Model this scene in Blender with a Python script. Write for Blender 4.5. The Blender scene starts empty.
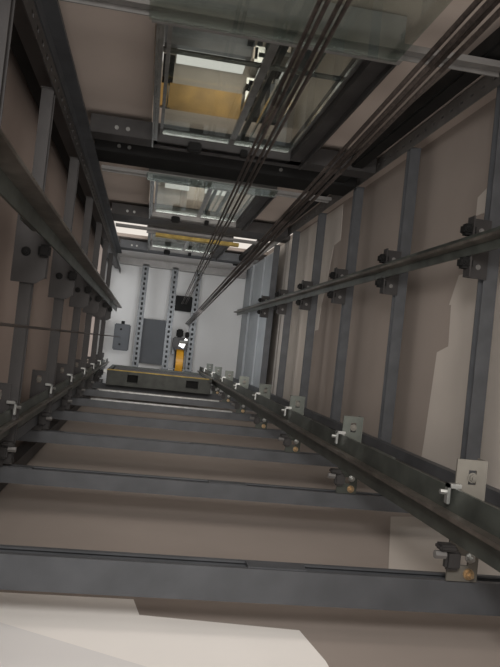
import bpy, bmesh, math, random
from mathutils import Vector, Matrix
random.seed(4)
sc = bpy.context.scene
C = sc.collection
Z0 = 1.7                      # camera height above the pit floor; heights below are given above the camera

# ------------------------------------------------------------------ materials
def mat(name, col, rough=.6, metal=0., var=.12, scale=6., bump=0., col2=None, spec=.5, detail=4):
    m = bpy.data.materials.new(name); m.use_nodes = True
    nt = m.node_tree; b = nt.nodes['Principled BSDF']
    b.inputs['Roughness'].default_value = rough
    b.inputs['Metallic'].default_value = metal
    b.inputs['Specular IOR Level'].default_value = spec
    tc = nt.nodes.new('ShaderNodeTexCoord')
    nz = nt.nodes.new('ShaderNodeTexNoise'); nz.inputs['Scale'].default_value = scale
    nz.inputs['Detail'].default_value = detail
    nt.links.new(tc.outputs['Object'], nz.inputs['Vector'])
    rp = nt.nodes.new('ShaderNodeValToRGB')
    c2 = col2 if col2 else tuple(min(1, c*(1+var)) for c in col)
    c1 = tuple(c*(1-var) for c in col)
    rp.color_ramp.elements[0].position = .35; rp.color_ramp.elements[0].color = (*c1, 1)
    rp.color_ramp.elements[1].position = .68; rp.color_ramp.elements[1].color = (*c2, 1)
    nt.links.new(nz.outputs['Fac'], rp.inputs['Fac'])
    nt.links.new(rp.outputs['Color'], b.inputs['Base Color'])
    if bump:
        bp = nt.nodes.new('ShaderNodeBump'); bp.inputs['Strength'].default_value = bump
        bp.inputs['Distance'].default_value = .01
        nt.links.new(nz.outputs['Fac'], bp.inputs['Height'])
        nt.links.new(bp.outputs['Normal'], b.inputs['Normal'])
    return m

def emit(name, col, s):
    m = bpy.data.materials.new(name); m.use_nodes = True
    nt = m.node_tree; nt.nodes.clear()
    e = nt.nodes.new('ShaderNodeEmission'); o = nt.nodes.new('ShaderNodeOutputMaterial')
    e.inputs[0].default_value = (*col, 1); e.inputs[1].default_value = s
    nt.links.new(e.outputs[0], o.inputs[0]); return m

def glass(name, tint, refl=.12):
    m = bpy.data.materials.new(name); m.use_nodes = True
    nt = m.node_tree; nt.nodes.clear()
    t = nt.nodes.new('ShaderNodeBsdfTransparent'); t.inputs[0].default_value = (*tint, 1)
    g = nt.nodes.new('ShaderNodeBsdfGlossy'); g.inputs['Roughness'].default_value = .03
    g.inputs['Color'].default_value = (.8, .85, .85, 1)
    f = nt.nodes.new('ShaderNodeLayerWeight'); f.inputs[0].default_value = .5
    pw = nt.nodes.new('ShaderNodeMath'); pw.operation = 'POWER'; pw.inputs[1].default_value = 4
    a = nt.nodes.new('ShaderNodeMath'); a.operation = 'MULTIPLY_ADD'; a.inputs[1].default_value = .5; a.inputs[2].default_value = refl
    mx = nt.nodes.new('ShaderNodeMixShader'); o = nt.nodes.new('ShaderNodeOutputMaterial')
    nt.links.new(f.outputs['Facing'], pw.inputs[0]); nt.links.new(pw.outputs[0], a.inputs[0]); nt.links.new(a.outputs[0], mx.inputs[0])
    nt.links.new(t.outputs[0], mx.inputs[1]); nt.links.new(g.outputs[0], mx.inputs[2])
    nt.links.new(mx.outputs[0], o.inputs[0]); return m

M = dict(
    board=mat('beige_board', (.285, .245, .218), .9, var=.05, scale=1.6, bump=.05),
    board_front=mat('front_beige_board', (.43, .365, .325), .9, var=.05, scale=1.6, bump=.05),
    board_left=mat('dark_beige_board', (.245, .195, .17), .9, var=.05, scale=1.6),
    plaster=mat('pale_plaster', (.48, .44, .40), .9, var=.04, scale=2.2, bump=.06),  # board tone with the light already in the colour
    white_plaster=mat('white_plaster', (.82, .795, .76), .9, var=.03, scale=2.5, bump=.05),  # whiter tone for the light painted low on the back wall
    cool_plaster=mat('cool_white_plaster', (.70, .69, .68), .9, var=.02, scale=2.5),  # same patch with shade mixed into the colour
    white=mat('white_ceiling_paint', (.57, .57, .565), .85, var=.03, scale=2),
    concrete=mat('pit_concrete', (.30, .29, .28), .9, var=.15, scale=5, bump=.2),
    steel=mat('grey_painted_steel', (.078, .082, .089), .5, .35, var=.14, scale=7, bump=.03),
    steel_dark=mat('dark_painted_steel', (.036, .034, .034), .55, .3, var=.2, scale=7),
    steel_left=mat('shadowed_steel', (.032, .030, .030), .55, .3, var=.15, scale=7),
    steel_pale=mat('pale_steel', (.19, .185, .18), .45, .4, var=.12, scale=8),
    rail=mat('greenish_rail_steel', (.075, .083, .074), .42, .55, var=.25, scale=9, bump=.05),
    rail_edge=mat('oily_rail_edge', (.13, .115, .10), .35, .6, var=.3, scale=12),
    bracket=mat('primer_bracket', (.12, .113, .098), .6, .3, var=.12, scale=10),
    block=mat('dull_green_grey_steel', (.04, .043, .038), .55, .3, var=.25, scale=9),
    black=mat('black_metal', (.008, .008, .008), .7, .0, var=.3, spec=.15),
    zinc=mat('zinc_plated', (.42, .43, .42), .3, .85, var=.2, scale=20),
    brass=mat('brassy_bolt', (.45, .33, .2), .35, .8, var=.3, scale=25),
    rope=mat('greasy_rope', (.045, .036, .032), .5, .4, var=.4, scale=60),
    chrome=mat('brushed_chrome', (.42, .43, .42), .22, .9, var=.2, scale=9),
    shadow_panel=mat('grey_panel', (.065, .07, .077), .7, .1, var=.06, scale=4),  # plain dark grey of the panel and the governor box
    pale_dark=mat('worn_grey_steel', (.13, .128, .125), .5, .35, var=.15, scale=8),
    pale_panel=mat('pale_grey_panel', (.26, .275, .285), .6, .2, var=.08, scale=3),
    galv=mat('galvanised_channel', (.12, .128, .135), .45, .5, var=.18, scale=14),
    yellow=mat('yellow_paint', (.62, .30, .02), .5, 0, var=.15, scale=8),
    yellow_tape=mat('dusty_yellow', (.42, .30, .08), .7, 0, var=.3, scale=10),
    wood=mat('golden_wood', (.36, .215, .055), .55, 0, var=.3, scale=5, detail=8),
    window=emit('daylight_pane', (1, .92, .83), .85),  # glow put in for the bright top storey wall
    window_cool=emit('cool_daylight_pane', (.97, .99, 1), 1.9),
    glass=glass('clear_glass', (.86, .89, .87), .05),
    glass_green=glass('green_edge_glass', (.86, .90, .87), .13),
    lobby=mat('lobby_wall', (.40, .36, .32), .85, var=.1, scale=3),
    lamp_white=emit('lobby_lamp', (1, .95, .88), .9),
)

# ------------------------------------------------------------------ mesh helpers
class MB:
    def __init__(s): s.bm = bmesh.new()
    def box(s, x0, x1, y0, y1, z0, z1, bev=0.):
        r = bmesh.ops.create_cube(s.bm, size=1)
        for v in r['verts']:
            v.co = Vector(((x0+x1)/2+v.co.x*(x1-x0), (y0+y1)/2+v.co.y*(y1-y0), (z0+z1)/2+v.co.z*(z1-z0)))
        if bev:
            es = list({e for v in r['verts'] for e in v.link_edges})
            bmesh.ops.bevel(s.bm, geom=es, offset=bev, segments=2, affect='EDGES')
        return s
    def rod(s, a, b, r, n=12, r2=None):
        a = Vector(a); b = Vector(b); d = b-a
        q = d.to_track_quat('Z', 'Y').to_matrix().to_4x4()
        bmesh.ops.create_cone(s.bm, cap_ends=True, segments=n, radius1=r, radius2=r if r2 is None else r2,
                              depth=d.length, matrix=Matrix.Translation((a+b)/2) @ q)
        return s
    def prism(s, pts, axis, a, b):
        """extrude a closed 2-D outline along an axis from a to b"""
        def P(u, v, w):
            return {'x': (w, u, v), 'y': (u, w, v), 'z': (u, v, w)}[axis]
        lo = [s.bm.verts.new(P(u, v, a)) for u, v in pts]
        hi = [s.bm.verts.new(P(u, v, b)) for u, v in pts]
        n = len(pts)
        s.bm.faces.new(lo); s.bm.faces.new(hi[::-1])
        for i in range(n):
            s.bm.faces.new((lo[i], hi[i], hi[(i+1) % n], lo[(i+1) % n]))
        return s
    def holed(s, u0, u1, w0, w1, t0, t1, holes, axis):
        """plate spanning u,w with rectangular through holes (sorted along w, same u range), thickness t0..t1 on axis"""
        def B(a0, a1, b0, b1):
            if axis == 'x': s.box(t0, t1, a0, a1, b0, b1)
            elif axis == 'y': s.box(a0, a1, t0, t1, b0, b1)
            else: s.box(a0, a1, b0, b1, t0, t1)
        hu0, hu1, hs = holes
        B(u0, hu0, w0, w1); B(hu1, u1, w0, w1)
        c = w0
        for h0, h1 in hs:
            B(hu0, hu1, c, h0); c = h1
        B(hu0, hu1, c, w1)
        return s
    def build(s, name, m, parent=None):
        bmesh.ops.recalc_face_normals(s.bm, faces=s.bm.faces)
        me = bpy.data.meshes.new(name); s.bm.to_mesh(me); s.bm.free()
        me.materials.append(M[m])
        o = bpy.data.objects.new(name, me); C.objects.link(o)
        if parent: o.parent = parent
        return o

def tag(o, label=None, cat=None, group=None, kind=None):
    for k, v in (('label', label), ('category', cat), ('group', group), ('kind', kind)):
        if v: o[k] = v
    return o
def thing(name, label, cat, loc, group=None):
    o = bpy.data.objects.new(name, None); C.objects.link(o)
    o.location = (loc[0], loc[1], loc[2]+Z0); o.empty_display_size = .05
    return tag(o, label, cat, group)
def solo(mb, name, m, loc, label, cat, group=None):
    o = mb.build(name, m); o.location = (loc[0], loc[1], loc[2]+Z0)
    return tag(o, label, cat, group)
def struct(mb, name, m):
    o = mb.build(name, m); o.location = (0, 0, Z0)
    o['kind'] = 'structure'; return o
def dup(o, loc=None, label=None, parent=None):
    c = o.copy(); C.objects.link(c)
    if parent: c.parent = parent
    if loc: c.location = (loc[0], loc[1], loc[2]+Z0)
    if label: c['label'] = label
    for ch in list(o.children): dup(ch, parent=c)
    return c

# ------------------------------------------------------------------ dimensions
XR, XL, YB = 1.65, -.532, .643          # inner planes of the steel frame
WR, WL, WB, WF = 1.86, -.78, .86, -1.62 # masonry / board faces
TOP = 12.3
LV = [.81+1.25*k for k in range(10)]    # beam levels
SILL = [3.12, 6.22, 9.32]
DX0, DX1 = -.10, 1.03                   # door opening

# ------------------------------------------------------------------ the shell
struct(MB().box(WL-1.2, WR+.3, WF-1.9, WB+.3, -Z0-.15, -Z0), 'floor', 'concrete')
struct(MB().box(WL-.3, WR+.3, WF-.1, WB+.3, TOP, TOP+.15), 'ceiling', 'white')
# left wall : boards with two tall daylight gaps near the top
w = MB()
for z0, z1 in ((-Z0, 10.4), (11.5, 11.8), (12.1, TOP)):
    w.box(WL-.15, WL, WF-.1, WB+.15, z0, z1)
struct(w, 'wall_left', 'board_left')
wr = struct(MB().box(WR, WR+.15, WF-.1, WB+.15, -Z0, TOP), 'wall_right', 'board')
wb = struct(MB().box(WL-.15, WR+.15, WB, WB+.15, -Z0, TOP), 'wall_back', 'board')
for i, (z0, z1) in enumerate(((10.4, 11.5), (11.8, 12.1))):
    struct(MB().box(WL-.12, WL-.08, WF, WB, z0, z1), 'window_%d' % (i+1), 'window_cool')
# front wall with three door openings and, at the top storey, glowing panes added for the brightly lit wall
w = MB()
zz = -Z0
for s in SILL:
    w.box(DX0-.02, DX1+.02, WF-.12, WF, zz, s); zz = s+2.15
w.box(DX0-.02, DX1+.02, WF-.12, WF, zz, TOP)
w.box(WL-.15, DX0-.02, WF-.12, WF, -Z0, 9.12); w.box(WL-.15, DX0-.02, WF-.12, WF, 11.45, TOP)
w.box(DX1+.02, WR+.15, WF-.12, WF, -Z0, 9.12); w.box(DX1+.02, WR+.15, WF-.12, WF, 11.45, TOP)
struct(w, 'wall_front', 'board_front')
for i, (a, b) in enumerate(((WL-.15, DX0-.02), (DX1+.02, WR+.15))):
    f = struct(MB().box(a, b, WF-.08, WF-.05, 9.12, 11.45), 'window_%d' % (i+3), 'window')  # added glowing pane, stands in for the lit area beside the door
    g = MB().box(a, b, WF-.05, WF+.02, 9.6, 9.92).build('transom', 'steel_dark', f)
# light on the right wall painted as thin paler pieces with stepped shadow edges
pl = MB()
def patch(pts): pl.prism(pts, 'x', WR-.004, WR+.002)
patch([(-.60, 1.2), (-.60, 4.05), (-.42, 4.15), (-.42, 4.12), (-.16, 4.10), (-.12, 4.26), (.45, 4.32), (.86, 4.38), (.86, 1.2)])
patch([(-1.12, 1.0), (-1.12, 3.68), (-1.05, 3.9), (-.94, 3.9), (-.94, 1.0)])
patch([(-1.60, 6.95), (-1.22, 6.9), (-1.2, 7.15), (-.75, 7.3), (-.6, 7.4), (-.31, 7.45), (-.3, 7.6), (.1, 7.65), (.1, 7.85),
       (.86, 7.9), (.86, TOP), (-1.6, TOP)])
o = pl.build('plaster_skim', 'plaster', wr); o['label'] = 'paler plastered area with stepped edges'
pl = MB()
pl.prism([(-.78, 2.35), (.06, 2.35), (.08, 2.22), (.58, 2.16), (.61, 1.95), (.63, -Z0), (-.78, -Z0)], 'y', WB-.004, WB+.002)  # light from an opening, painted as a whiter patch
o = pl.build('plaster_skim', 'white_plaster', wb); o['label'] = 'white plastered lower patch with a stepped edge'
pl = MB(); pl.prism([(-.78, 2.35), (-.62, 2.28), (.11, 1.86), (.63, 1.55), (.63, -Z0), (-.78, -Z0)], 'y', WB-.007, WB-.004)  # shade boundary across the bright patch, painted as a greyer piece
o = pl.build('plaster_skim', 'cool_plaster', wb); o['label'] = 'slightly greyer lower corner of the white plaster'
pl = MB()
pl.prism([(1.5, 3.85), (1.86, 3.95), (1.86, 2.6), (1.03, 2.6)], 'y', WB-.004, WB+.002)  # lighter end of the wall, light put into the colour
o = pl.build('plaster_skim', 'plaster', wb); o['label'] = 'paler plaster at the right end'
# landing lobbies behind the glass doors
for i, s in enumerate(SILL):
    t = MB()
    t.box(DX0-.3, DX1+.3, WF-1.7, WF-1.6, s-.1, s+2.75)
    t.box(DX0-.4, DX0-.3, WF-1.7, WF-.12, s-.1, s+2.75)
    t.box(DX1+.3, DX1+.4, WF-1.7, WF-.12, s-.1, s+2.75)
    t.box(DX0-.4, DX1+.4, WF-1.7, WF-.12, s-.12, s)
    t.box(DX0-.4, DX1+.4, WF-1.7, WF-.12, s+2.65, s+2.75)
    root = struct(t, 'trim_%d' % (i+1), 'lobby')
    if i == 0:
        MB().box(-.02, .56, -2.05, -1.79, s+2.45, s+2.6).build('ceiling_panel', 'wood', root)
        MB().box(-.14, -.03, -2.04, -1.86, s+2.45, s+2.6).build('ceiling_panel', 'wood', root)
        MB().box(-.14, -.0, -2.26, -2.08, s+2.42, s+2.6).build('ceiling_grille', 'black', root)
        MB().box(.01, .56, -2.33, -2.27, s+2.45, s+2.6).build('lamp_strip', 'lamp_white', root)
        MB().box(.0, .5, -1.775, -1.76, s+2.45, s+2.6).build('lamp_strip', 'lamp_white', root)
        MB().box(-.16, .62, -2.75, -2.36, s+2.45, s+2.6).build('ceiling_panel', 'steel', root)
        MB().box(-.14, .0, -1.84, -1.76, s+2.42, s+2.6).build('ceiling_grille', 'steel_dark', root)
        q = random.Random(9)
        for n in range(26):
            x = q.uniform(.56, .85); yy = q.uniform(-2.6, -1.8)
            MB().box(x, x+q.uniform(.03, .09), yy, yy+q.uniform(.03, .16), s+2.36, s+2.6).build('ceiling_fitting', q.choice(['black', 'steel_dark', 'zinc', 'steel', 'lobby']), root)
    else:
        MB().box(.05, .35, WF-.9, WF-.3, s+2.45, s+2.6).build('lamp_strip', 'lamp_white', root)
        MB().box(.55, .85, WF-.9, WF-.3, s+2.45, s+2.6).build('lamp_strip', 'lamp_white', root)

# ------------------------------------------------------------------ steel frame: cross beams
def c_channel_y(y0, y1, sx, h=.062, d=.085, t=.006):
    """C channel running along y, open towards the shaft; sx=+1 for the right side"""
    m = MB()
    m.box(0, sx*d, y0, y1, 0, t) if sx > 0 else m.box(-d, 0, y0, y1, 0, t)
    m.box(0, sx*d, y0, y1, h-t, h) if sx > 0 else m.box(-d, 0, y0, y1, h-t, h)
    m.box(sx*d-(t if sx > 0 else 0), sx*d+(0 if sx > 0 else t), y0, y1, t, h-t)
    for y in (y0+.001, y1-.009):
        m.box(min(0, sx*d), max(0, sx*d), y, y+.008, t, h-t)
    return m
ORD = ['lowest', 'second', 'third', 'fourth', 'fifth', 'sixth', 'seventh', 'eighth', 'ninth', 'tenth']
def side_beam(sx, X, y0, y1, z, label, group, m, d=.075):
    r = thing('side_beam', label, 'steel beam', (X, 0, z), group)
    c_channel_y(y0, y1, sx, d=d).build('channel', m, r)
    for y in (y0-.006, y1):
        MB().box(min(0, sx*d)-.004, max(0, sx*d)+.004, y, y+.006, -.004, .066).build('end_plate', m, r)
    return r
g = 'grey beams crossing the right wall'
p = side_beam(1, XR, -1.50, .70, LV[2], 'grey steel beam crossing the right wall, lowest and broadest in view', g, 'steel')
for k in range(3, 8):
    dup(p, (XR, 0, LV[k]), '%s grey steel beam up the right wall from the near end' % ORD[k-2])
g = 'dark beams crossing the left wall'
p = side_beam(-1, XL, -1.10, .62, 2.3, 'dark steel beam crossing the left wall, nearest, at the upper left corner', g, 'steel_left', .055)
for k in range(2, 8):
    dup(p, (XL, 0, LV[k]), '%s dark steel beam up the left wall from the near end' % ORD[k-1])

def back_beam(x0, x1, z, label, group, m, d=.10):
    h, t = .088, .006
    r = thing('back_beam', label, 'steel beam', (0, YB, z), group)
    MB().box(x0, x1, 0, d, 0, t).box(x0, x1, 0, d, h-t, h).box(x0, x1, d-t, d, t, h-t)\
        .box(x0, x1, 0, t, t, .02).box(x0, x1, 0, t, h-.018, h-t).build('channel', m, r)
    for a, b in ((x0, x0+.28), (.38, .56), (x1-.30, x1)):
        MB().box(a, b, -.003, .004, .012, h-.012).build('joint_plate', m, r)
    return r
g = 'grey beams crossing the back wall'
BL = ['wide grey steel beam crossing the back wall, nearest, above the white plaster',
      'grey steel beam crossing the back wall, second from the near end',
      'grey steel beam crossing the back wall, third from the near end',
      'grey steel beam crossing the back wall, fourth from the near end']
p = back_beam(-.72, 1.66, LV[1], BL[0], g, 'steel')
p = back_beam(-.72, 1.66, LV[2], BL[1], g, 'steel', .07)
for k in range(3, 8):
    dup(p, (0, YB, LV[k]), BL[k-1] if k < 5 else '%s grey steel beam up the back wall, beneath the counterweight block' % ORD[k-1])
# shiny edge trims on the two beams right below the counterweight
for k, lb in ((5, 'long bright metal ledge under the counterweight, nearer of the two'),
              (6, 'long bright metal ledge under the counterweight, farther of the two')):
    solo(MB().box(-.45, .96, YB-.02, YB-.005, -.006, .03), 'metal_ledge', 'zinc', (0, .005, LV[k]), lb, 'metal ledge', 'bright ledges')

# columns
def slotted_column(x0, x1, y0, y1, face_x, label, m, z0=-Z0, z1=TOP):
    """L profile: one flange in the y-z plane with a row of slots, one in the x-z plane"""
    r = thing('corner_column', label, 'steel column', (0, 0, 0))
    hs = []
    z = .9
    while z < 11.8:
        hs.append((z, z+.045)); z += .13
    ym = (y0+y1)/2
    MB().holed(y0, y1, z0, z1, face_x-.003, face_x+.003, (ym-.009, ym+.009, hs), 'x').build('slotted_flange', m, r)
    return r
r = slotted_column(0, 0, -1.60, -1.49, XR-.004, 'long perforated steel column in the upper right corner beside the ropes', 'pale_dark')
MB().box(XR, XR+.09, -1.60, -1.594, -Z0, TOP).build('plain_flange', 'steel', r)
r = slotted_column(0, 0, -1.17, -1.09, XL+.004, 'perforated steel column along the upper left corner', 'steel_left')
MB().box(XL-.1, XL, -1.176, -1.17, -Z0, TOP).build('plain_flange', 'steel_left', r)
def column(pts, z0, z1, label, m):
    return solo(MB().prism(pts, 'z', z0, z1), 'corner_column', m, (0, 0, 0), label, 'steel column')
column([(-.625, -1.46), (-.54, -1.46), (-.54, -1.44), (-.61, -1.44), (-.61, -1.38), (-.625, -1.38)], -Z0, TOP,
       'pale angle profile column left of the glass doors', 'steel')
column([(-.72, -1.50), (-.64, -1.50), (-.64, -1.22), (-.72, -1.22)], -Z0, TOP,  # black solid painted in where there is only a dark gap
       'black square column in the left front corner beside the angle profile', 'black')
column([(1.15, .66), (1.74, .66), (1.74, .74), (1.66, .74), (1.66, .68), (1.15, .68)], -Z0-.0, -Z0+.3, 'low base strip of the back right corner', 'steel')
column([(1.66, .60), (1.74, .60), (1.74, .68), (1.73, .68), (1.73, .61), (1.66, .61)], -Z0, TOP,
       'grey angle column in the back right corner', 'steel')
column([(-.70, .75), (-.62, .75), (-.62, .83), (-.63, .83), (-.63, .76), (-.70, .76)], -Z0, TOP,
       'dark angle column in the back left corner', 'steel_left')
column([(1.60, .50), (1.648, .50), (1.648, .506), (1.606, .506), (1.606, .56), (1.60, .56)], -Z0, TOP,
       'dark angle strip at the foot of the right wall beams', 'steel')
column([(-.66, .54), (-.60, .54), (-.60, .60), (-.606, .60), (-.606, .546), (-.66, .546)], -Z0, TOP,
       'grey angle strip at the foot of the left wall beams', 'steel')
solo(MB().box(1.40, 1.50, -1.56, -1.47, -Z0, TOP, .01), 'cable_duct', 'black', (0, 0, 0),
     'long dark cable duct behind the right hand ropes', 'cable duct')
solo(MB().box(1.66, 1.675, -1.42, .58, 9.7, TOP-.01).box(1.64, 1.66, -1.42, .58, 10.3, 10.33).box(1.63, 1.66, -1.42, .58, 11.35, 11.40), 'side_panel', 'pale_panel', (0, 0, 0),
     'tall pale steel panel at the far end of the right wall', 'panel')

# ------------------------------------------------------------------ guide rails
def rail(xb, sx, y, z0, z1, name, label, wy=.045, bl=.062):
    """T rail, back of the flange at xb, blade pointing along sx"""
    r = thing(name, label, 'guide rail', (xb, y, 0))
    a, b = sorted((0, sx*.012))
    MB().prism([(0, -wy), (sx*.010, -wy), (sx*.014, -.012), (sx*.014, .012), (sx*.010, wy), (0, wy)], 'z', z0, z1).build('flange', 'rail', r)
    a, b = sorted((sx*.013, sx*bl))
    MB().box(a, b, -.008, .008, z0, z1, .0015).build('blade', 'rail_edge', r)
    for z in (2.75, 7.7):
        if z0 < z < z1:
            a, b = sorted((0, -sx*.016))
            f = MB().box(a, b, -wy, wy, z-.14, z+.14).build('fish_plate', 'rail', r)
    return r
rail(1.53, -1, -.63, -Z0, 11.9, 'guide_rail', 'long dark guide rail crossing the middle of the right wall', .05, .07)
rail(-.47, 1, -.45, -Z0, 10.9, 'guide_rail', 'long dark guide rail crossing the middle of the left wall', .068, .085)
rail(.995, -1, .43, -Z0, 11.9, 'guide_rail', 'greenish guide rail running along the lower right of the shaft', .078, .05)
rail(-.565, 1, .435, -Z0, 11.9, 'guide_rail', 'greenish guide rail running along the lower left of the shaft', .058, .04)

def hexbolt(p, d, n, mt, parent, r=.013, l=.02):
    p = Vector(p); d = Vector(d)
    m = MB().rod(p, p+d*l*.25, r*1.35, 14).rod(p+d*l*.25, p+d*l*.8, r, 6).rod(p+d*l*.8, p+d*l*1.3, r*.5, 8)
    return m.build(n, mt, parent)

# brackets of the right car rail
def car_bracket(sx, X, z, y, label, group, big):
    r = thing('rail_bracket', label, 'bracket', (X, y, z), group)
    s = -sx
    a, b = sorted((0, s*.123))
    MB().box(a, b, -.15, .15, .012, .020).box(min(s*.115, s*.123), max(s*.115, s*.123), -.15, .15, -.05, .02).build('angle_plate', 'steel_dark' if sx > 0 else 'steel_left', r)
    for y2 in (-.083, .083):
        MB().box(min(s*.10, s*.165), max(s*.10, s*.165), y2-.028, y2+.028, -.045, .02, .012).build('rail_clip', 'black', r)
        hexbolt((s*.15, y2, -.045), (0, 0, -1), 'bolt', 'black', r)
        hexbolt((s*.05, y2*1.1, .012), (0, 0, -1), 'bolt', 'steel_pale' if sx > 0 else 'black', r, .010, .012)
    return r
g = 'brackets of the right middle rail'
p = car_bracket(1, 1.655, LV[2]-.03, -.63, 'dark rail bracket on the lowest beam of the right wall', g, 1)
for k in range(3, 8):
    dup(p, (1.655, -.63, LV[k]-.03), 'dark rail bracket on the %s beam up the right wall' % ORD[k-2])
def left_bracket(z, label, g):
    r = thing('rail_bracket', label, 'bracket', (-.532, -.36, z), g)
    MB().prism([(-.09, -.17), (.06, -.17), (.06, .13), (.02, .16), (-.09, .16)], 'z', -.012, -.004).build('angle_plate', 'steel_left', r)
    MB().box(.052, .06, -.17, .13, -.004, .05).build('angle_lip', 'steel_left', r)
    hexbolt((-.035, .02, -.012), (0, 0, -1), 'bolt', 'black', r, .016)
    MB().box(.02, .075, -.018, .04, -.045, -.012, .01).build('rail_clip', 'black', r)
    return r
g = 'brackets of the left middle rail'
p = left_bracket(LV[1]-.02, 'dark plate bracket under the left middle rail, nearest, at the left edge', g)
for k in range(2, 8):
    dup(p, (-.532, -.36, LV[k]-.02), 'dark plate bracket under the left middle rail, %s from the near end' % ORD[k-1])

# brackets of the counterweight rails, standing off the back beams
def cw_bracket(sx, X, z, label, group, m):
    r = thing('rail_bracket', label, 'bracket', (X, .40, z), group)
    a, b = sorted((0, sx*.10))
    y0, y1 = -.137, YB-.40-.004
    # plate with a slotted hole at its free end
    MB().holed(a, b, y0, y1, -.010, -.002, (min(sx*.04, sx*.066), max(sx*.04, sx*.066), [(-.105, -.06), (.16, .19)]), 'z').build('standoff_plate', m, r)
    MB().box(min(sx*.092, sx*.10), max(sx*.092, sx*.10), y0, y1, -.002, .045).build('plate_lip', m, r)
    hexbolt((sx*.053, -.082, -.010), (0, 0, -1), 'bolt', 'bracket', r, .012, .01)
    hexbolt((sx*.07, .215, -.010), (0, 0, -1), 'bolt', 'brass' if sx > 0 else 'black', r, .013, .022)
    hexbolt((sx*.07, .165, -.010), (0, 0, -1), 'bolt', 'zinc' if sx > 0 else 'black', r, .012, .02)
    a, b = sorted((-sx*.035, sx*.01))
    c = MB().box(a, b, -.062, -.048, -.036, -.012, .002).box(*sorted((-sx*.035, -sx*.025)), -.062, .0, -.036, -.012, .002).build('rail_clip', 'zinc', r)
    MB().rod((-sx*.028, -.035, -.024), (-sx*.055, -.035, -.024), .008, 6).build('clip_bolt', 'zinc', c)
    c = MB().box(*sorted((-sx*.045, sx*.01)), .122, .142, -.05, .0, .006).box(*sorted((-sx*.02, sx*.03)), .14, .20, -.04, -.01, .008).build('rail_clip', 'steel_dark', r)
    MB().rod((-sx*.02, .155, -.03), (-sx*.055, .155, -.03), .013, 6).build('clip_bolt', 'steel_pale', c)
    return r
g = 'brackets of the lower right rail'
p = cw_bracket(1, 0.997, LV[1]+.0, 'beige plate bracket with silver clip on the lower right rail, nearest', g, 'bracket')
p = cw_bracket(1, 0.997, LV[2], 'dull plate bracket on the lower right rail, second from the near end', g, 'rail')
for k in range(3, 9):
    dup(p, (0.997, .40, LV[k]), 'dull plate bracket on the lower right rail, %s from the near end' % ORD[k-1])
g = 'brackets of the lower left rail'
p = cw_bracket(-1, -.567, LV[1], 'dark plate bracket on the lower left rail, nearest, at the picture edge', g, 'steel_left')
for k in range(2, 9):
    dup(p, (-.567, .40, LV[k]), 'dark plate bracket with pale clip on the lower left rail, %s from the near end' % ORD[k-1])

# ------------------------------------------------------------------ counterweight
r = thing('counterweight', 'grey counterweight block with two square holes at the far end', 'counterweight', (0, 0, 9.2))
MB().holed(-.40, .93, .435, .62, 0, .02, (-.40+.001, .93-.001, [(.436, .437)]), 'z').build('bottom_plate', 'block', r)
b = MB()
xs = [-.42, -.16, -.02, .60, .76, .93]
for a, c in ((xs[0], xs[1]), (xs[2], xs[3]), (xs[4], xs[5])): b.box(a, c, .435, .62, -.07, -.001)
for a, c in ((xs[1], xs[2]), (xs[3], xs[4])): b.box(a, c, .435, .47, -.07, -.001); b.box(a, c, .57, .62, -.07, -.001)
b.build('lower_crosshead', 'block', r)
for a, c in ((xs[1], xs[2]), (xs[3], xs[4])): MB().box(a+.005, c-.005, .475, .565, -.02, -.0015).build('square_recess', 'black', r)
for k in range(8):
    MB().box(-.36, .87, .43, .62, .03+k*.13, .15+k*.13, .008).build('weight_slab', 'steel_dark', r)
MB().box(-.42, -.37, .42, .63, .02, 1.4).build('side_upright', 'block', r)
MB().box(.88, .93, .42, .63, .02, 1.4).build('side_upright', 'block', r)
MB().box(-.42, .93, .42, .63, 1.401, 1.5).build('upper_crosshead', 'block', r)
o = MB().box(-.42, .93, .42, .434, -.06, -.042).build('edge_strip', 'yellow_tape', r); o['label'] = 'dusty yellow edge strip'
for x in (-.46, .89):
    MB().box(x, x+.04, .42, .47, -.13, -.05, .008).build('guide_shoe', 'zinc' if x < 0 else 'block', r)

# ------------------------------------------------------------------ machine room end of the shaft
def strut(x, z, label, g):
    r = thing('perforated_channel', label, 'channel', (x, 0, z), g)
    hs = [(y, y+.045) for y in [-1.22+.085*i for i in range(21)]]
    MB().holed(-.055, .055, -1.28, .62, 0, .006, (-.017, .017, hs), 'z')\
        .box(-.055, -.049, -1.28, .62, .006, .06).box(.049, .055, -1.28, .62, .006, .06).build('web', 'galv', r)
    MB().box(-.048, .048, -1.28, .62, .05, .058).build('back_strip', 'black', r)
    return r
g = 'perforated channels under the ceiling'
p = strut(-.10, 12.0, 'perforated grey channel under the white ceiling, leftmost of three', g)
dup(p, (.40, 0, 12.0), 'perforated grey channel under the white ceiling, middle of three')
dup(p, (.80, 0, 12.0), 'perforated grey channel under the white ceiling, rightmost of three')
for x in (-.10, .40, .80):
    pass
solo(MB().box(-.05, .35, -.36, .40, -.01, .02, .004), 'motor_panel', 'shadow_panel', (0, 0, 12.06),
     'plain dark grey panel between the left and middle perforated channels', 'panel')
r = thing('rope_hitch', 'small dark rope hitch box between the perforated channels, above the machine', 'rope hitch', (.60, -.68, 11.95))
MB().box(-.14, .14, -.13, .13, 0, .1, .01).build('hitch_plate', 'black', r)
for dx in (-.035, -.015, .02, .04):
    MB().rod((dx, .0, -.05), (dx, .0, 0), .012, 8).build('rope_socket', 'steel_dark', r)
r = thing('traction_machine', 'dark traction machine with a yellow sheave band at the far end', 'hoist machine', (.62, .1, 11.75))
MB().box(-.14, .115, -.20, .0, .0, .23, .02).build('housing', 'steel_dark', r)
MB().box(-.13, -.10, -.1, .1, .25, .55).box(.07, .10, -.1, .1, .25, .55).build('mounting_leg', 'galv', r)
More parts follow.
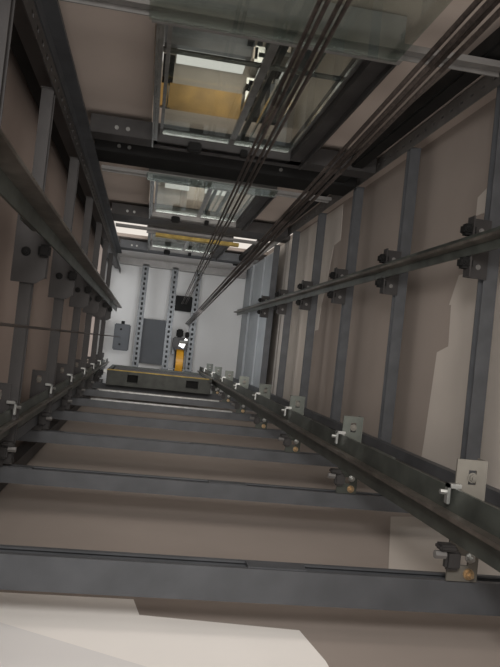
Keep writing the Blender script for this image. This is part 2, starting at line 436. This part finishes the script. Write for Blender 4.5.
MB().box(-.09, .02, -.34, -.20, .02, .2, .02).box(.06, .12, -.30, -.21, .02, .2, .01).build('motor_cover', 'black', r)
MB().rod((-.03, -.13, -.03), (.10, -.13, -.03), .03, 12).prism([(-.04, -.06), (.04, -.02), (.10, -.17), (.06, -.2), (.02, -.10), (-.02, -.12)], 'z', -.02, -.001).build('rope_guard', 'zinc', r)
m = MB()
for i in range(14):                       # curved yellow band (rim of the sheave)
    a0, a1 = math.radians(i*13), math.radians((i+1)*13)
    R1, R0, cy, cz = .235, .215, .215, .18
    ys = [cy+R*math.cos(a) for a in (a0, a1) for R in (R1, R0)]
    zs = [cz-R*math.sin(a) for a in (a0, a1) for R in (R1, R0)]
    vs = [[m.bm.verts.new((x, ys[j], zs[j])) for j in (0, 1, 3, 2)] for x in (-.06, .06)]
    m.bm.faces.new(vs[0]); m.bm.faces.new(vs[1][::-1])
    for j in range(4): m.bm.faces.new((vs[0][j], vs[0][(j+1) % 4], vs[1][(j+1) % 4], vs[1][j]))
m.build('sheave_band', 'yellow', r)
MB().rod((-.075, .215, .2), (.075, .215, .2), .19, 28).build('sheave_wheel', 'steel_dark', r)
MB().box(-.26, -.065, .32, .34, .0, .015).box(.065, .24, .32, .34, .0, .015).box(-.085, -.065, .32, .34, .015, .2).box(.065, .085, .32, .34, .015, .2).build('cross_bar', 'galv', r)
r = thing('speed_governor', 'narrow grey governor box beside the left rail end', 'governor', (-.37, .0, 11.75))
MB().box(-.13, .13, -.22, .22, 0, .2, .015).build('housing', 'shadow_panel', r)
MB().rod((0, -.27, .05), (0, -.21, .05), .03, 10).build('knob', 'black', r)
for y in (-.13, .12): MB().rod((-.02, y, -.012), (-.02, y, 0), .018, 10).build('cover_screw', 'black', r)

# ------------------------------------------------------------------ ropes
def rope(a, b, r, label, g, m='rope', cat='rope'):
    a = Vector(a); b = Vector(b)
    m_ = MB().rod((0, 0, 0), b-a, r, 8)
    return solo(m_, 'steel_rope', m, a, label, cat, g)
g = 'ropes running to the hitch box'
for i, (dx, dy) in enumerate(((-.040, .0), (-.018, .016), (.026, .0), (.048, .016))):
    a = (.197+dx*.5, -.689+dy*.5, -Z0+.02)
    b = (.60+(-.035, -.015, .02, .04)[i], -.68, 11.9)
    rope(a, b, .0050, 'dark steel rope of the left set, %s from the left' % ORD[i].replace('lowest', 'first'), g)
g = 'ropes running to the traction machine'
for i, (dx, dy) in enumerate(((-.038, -.01), (-.012, .004), (.014, -.006), (.040, .01))):
    a = (.742+dx*.7, -1.066+dy, -Z0+.02)
    b = (.69+dx*.7, -.33+.3*dx, 11.83)
    rope(a, b, .0080, 'brown steel rope of the right set, %s from the left' % ORD[i].replace('lowest', 'first'), g)
rope((-.40, .0, -Z0+.02), (-.40, .0, 11.75), .005, 'thin governor rope crossing in front of the left wall', None)

# ------------------------------------------------------------------ landing doors and front beams
def landing_door(s, label, g):
    r = thing('landing_door', label, 'door', (0, -1.45, s), g)
    H = 2.1
    x0, x1 = DX0, DX1
    MB().box(x0, x0+.035, -.14, .0, 0, H).box(x0-.0, x0+.012, .0, .03, 0, H).build('left_jamb', 'chrome', r)
    MB().box(x1-.10, x1, -.16, .0, 0, H).box(x1-.012, x1+.002, .0, .035, 0, H).build('right_jamb', 'steel_dark', r)
    MB().box(x0, x1, -.14, .0, H-.06, H+.02).build('header', 'steel_pale', r)
    hd = MB().box(.16, .26, -.02, .05, H-.14, H-.06, .01).box(.55, .60, -.02, .03, H-.13, H-.06, .005).build('door_hanger', 'black', r)
    sl = MB().box(x0-.02, x1, -.16, .05, -.05, 0).build('sill', 'steel_pale', r)
    for a, b in ((x0+.05, .47), (.47, x1-.11)):
        gp = MB().box(a, b, -.062, -.052, .01, H-.07).build('glass_panel', 'glass', r)
        f = MB().box(a, a+.022, -.066, -.045, .01, H-.07).box(b-.022, b, -.066, -.045, .01, H-.07)\
            .box(a+.022, b-.022, -.066, -.045, .01, .06).box(a+.022, b-.022, -.066, -.045, H-.12, H-.07).build('panel_frame', 'chrome', gp)
    for x, w_, mm in ((.53, .03, 'steel_dark'), (.60, .012, 'chrome'), (.66, .03, 'steel'), (.74, .015, 'chrome')):
        MB().box(x, x+w_, -.13, -.10, .02, H-.07).build('track_strip', mm, r)
    MB().box(x0+.0, x1-.0, -.10, -.09, H*.28, H*.28+.05).build('mid_rail', 'chrome', r)
    return r
g = 'glass landing doors'
p = landing_door(SILL[0], 'nearest glass landing door, with golden wood seen through it', g)
dup(p, (0, -1.45, SILL[1]), 'second glass landing door, above the black crossbeam')
dup(p, (0, -1.45, SILL[2]), 'farthest glass landing door, above the yellow strip')
solo(MB().box(-.13, 1.0, -.006, .006, -.62, 0), 'glass_apron', 'glass_green', (0, -1.396, SILL[0]-.048),
     'green tinted glass band below the nearest landing door', 'glass panel')
solo(MB().box(-.13, 1.0, -.006, .006, -.24, 0), 'glass_apron', 'glass_green', (0, -1.396, SILL[1]-.048),
     'tinted glass band below the second landing door', 'glass panel')
g = 'front sill channels'
def sill_channel(z, label):
    m = MB().box(-.52, 1.52, -.03, .0, -.10, -.092).box(-.52, 1.52, -.03, -.024, -.092, .0).box(-.52, 1.52, -.03, .0, .0, .008)\
        .box(-.52, 1.52, -.045, -.035, .03, .05)
    return solo(m, 'sill_channel', 'steel_pale', (0, -1.42, z), label, 'steel channel', g)
a = sill_channel(SILL[0]-.02, 'pale folded channel under the nearest landing door')
dup(a, (0, -1.42, SILL[1]-.02), 'pale folded channel under the second landing door')
dup(a, (0, -1.42, SILL[2]-.10), 'pale folded channel under the farthest landing door')
g = 'dark beams crossing the front'
def front_beam(z, h, m, label):
    r = thing('front_beam', label, 'steel beam', (0, -1.50, z), g)
    MB().box(-.55, 1.6, -.08, .05, 0, h, .004).build('tube', m, r)
    for x in (-.36, -.28, .95): MB().rod((x, 0, -.012), (x, 0, 0), .015, 8).build('bolt', 'zinc', r)
    return r
front_beam(5.13, .2, 'steel_dark', 'dark crossbeam right above the nearest landing door')
front_beam(5.62, .38, 'black', 'thick black crossbeam between the nearest and second landing doors')
front_beam(8.45, .5, 'steel_dark', 'dark crossbeam right above the second landing door')
front_beam(11.5, .35, 'steel', 'grey crossbeam above the farthest landing door')
solo(MB().box(.0, 1.1, -.02, .02, -.02, .1), 'warning_strip', 'yellow_tape', (0, -1.383, 9.2),
     'dusty yellow strip under the farthest landing door', 'strip')
solo(MB().box(-.55, 1.62, -.06, .06, 0, .14, .006), 'ceiling_beam', 'steel_pale', (0, -1.30, 12.0),
     'pale beam where the white ceiling meets the front wall', 'steel beam')

# ------------------------------------------------------------------ light
def area(loc, rot, size, e, col, sy=None):
    l = bpy.data.lights.new('lamp', 'AREA'); l.energy = e; l.color = col
    l.shape = 'RECTANGLE'; l.size = size; l.size_y = sy or size
    o = bpy.data.objects.new('lamp', l); C.objects.link(o)
    o.location = (loc[0], loc[1], loc[2]+Z0); o.rotation_euler = rot
    return o
def aim(o, t):
    d = Vector((t[0], t[1], t[2]+Z0))-o.location
    o.rotation_euler = d.to_track_quat('-Z', 'Y').to_euler()
l = area((-.25, -.9, -.5), (0, 0, 0), .5, 78, (1, .96, .92)); aim(l, (.7, .75, 2.4))
for zz in (.9, 1.9, 2.9, 3.9, 4.9, 5.9, 6.9, 7.9):  # unseen upward fill lights, added along the shaft to brighten the walls
    l = area((.55, -.35, zz), (0, 0, 0), 1.8, 7.5 if zz > 2 else 9, (1, .94, .88), 1.4); aim(l, (.55, -.35, 14))
l = area((.5, -.2, 9.2), (0, 0, 0), .8, 20, (.95, .97, 1)); aim(l, (.5, -.2, 12))
for s, e in ((SILL[0], 5.5), (SILL[1], 9)):
    l = area((.45, -2.3, s+1.9), (0, 0, 0), .6, e, (1, .9, .78)); aim(l, (.45, -2.0, s+2.6))
w = bpy.data.worlds.new('world'); sc.world = w; w.use_nodes = True
w.node_tree.nodes['Background'].inputs[0].default_value = (.6, .62, .65, 1)
w.node_tree.nodes['Background'].inputs[1].default_value = .3

# ------------------------------------------------------------------ camera
f = 700.
z = Vector(((143.92-250)/f, -(339.54-333.5)/f, -1)).normalized()
x = Vector((math.cos(.10726), -math.sin(.10726), 0)); x = (x-z*x.dot(z)).normalized()
y = z.cross(x)
cam = bpy.data.cameras.new('camera'); co = bpy.data.objects.new('camera', cam); C.objects.link(co)
co.matrix_world = Matrix.Translation((0, 0, Z0)) @ Matrix((x, y, z)).to_4x4()
cam.sensor_fit = 'HORIZONTAL'; cam.sensor_width = 36; cam.lens = f/500*36
cam.clip_start = .02
sc.camera = co
sc.view_settings.view_transform = 'Standard'
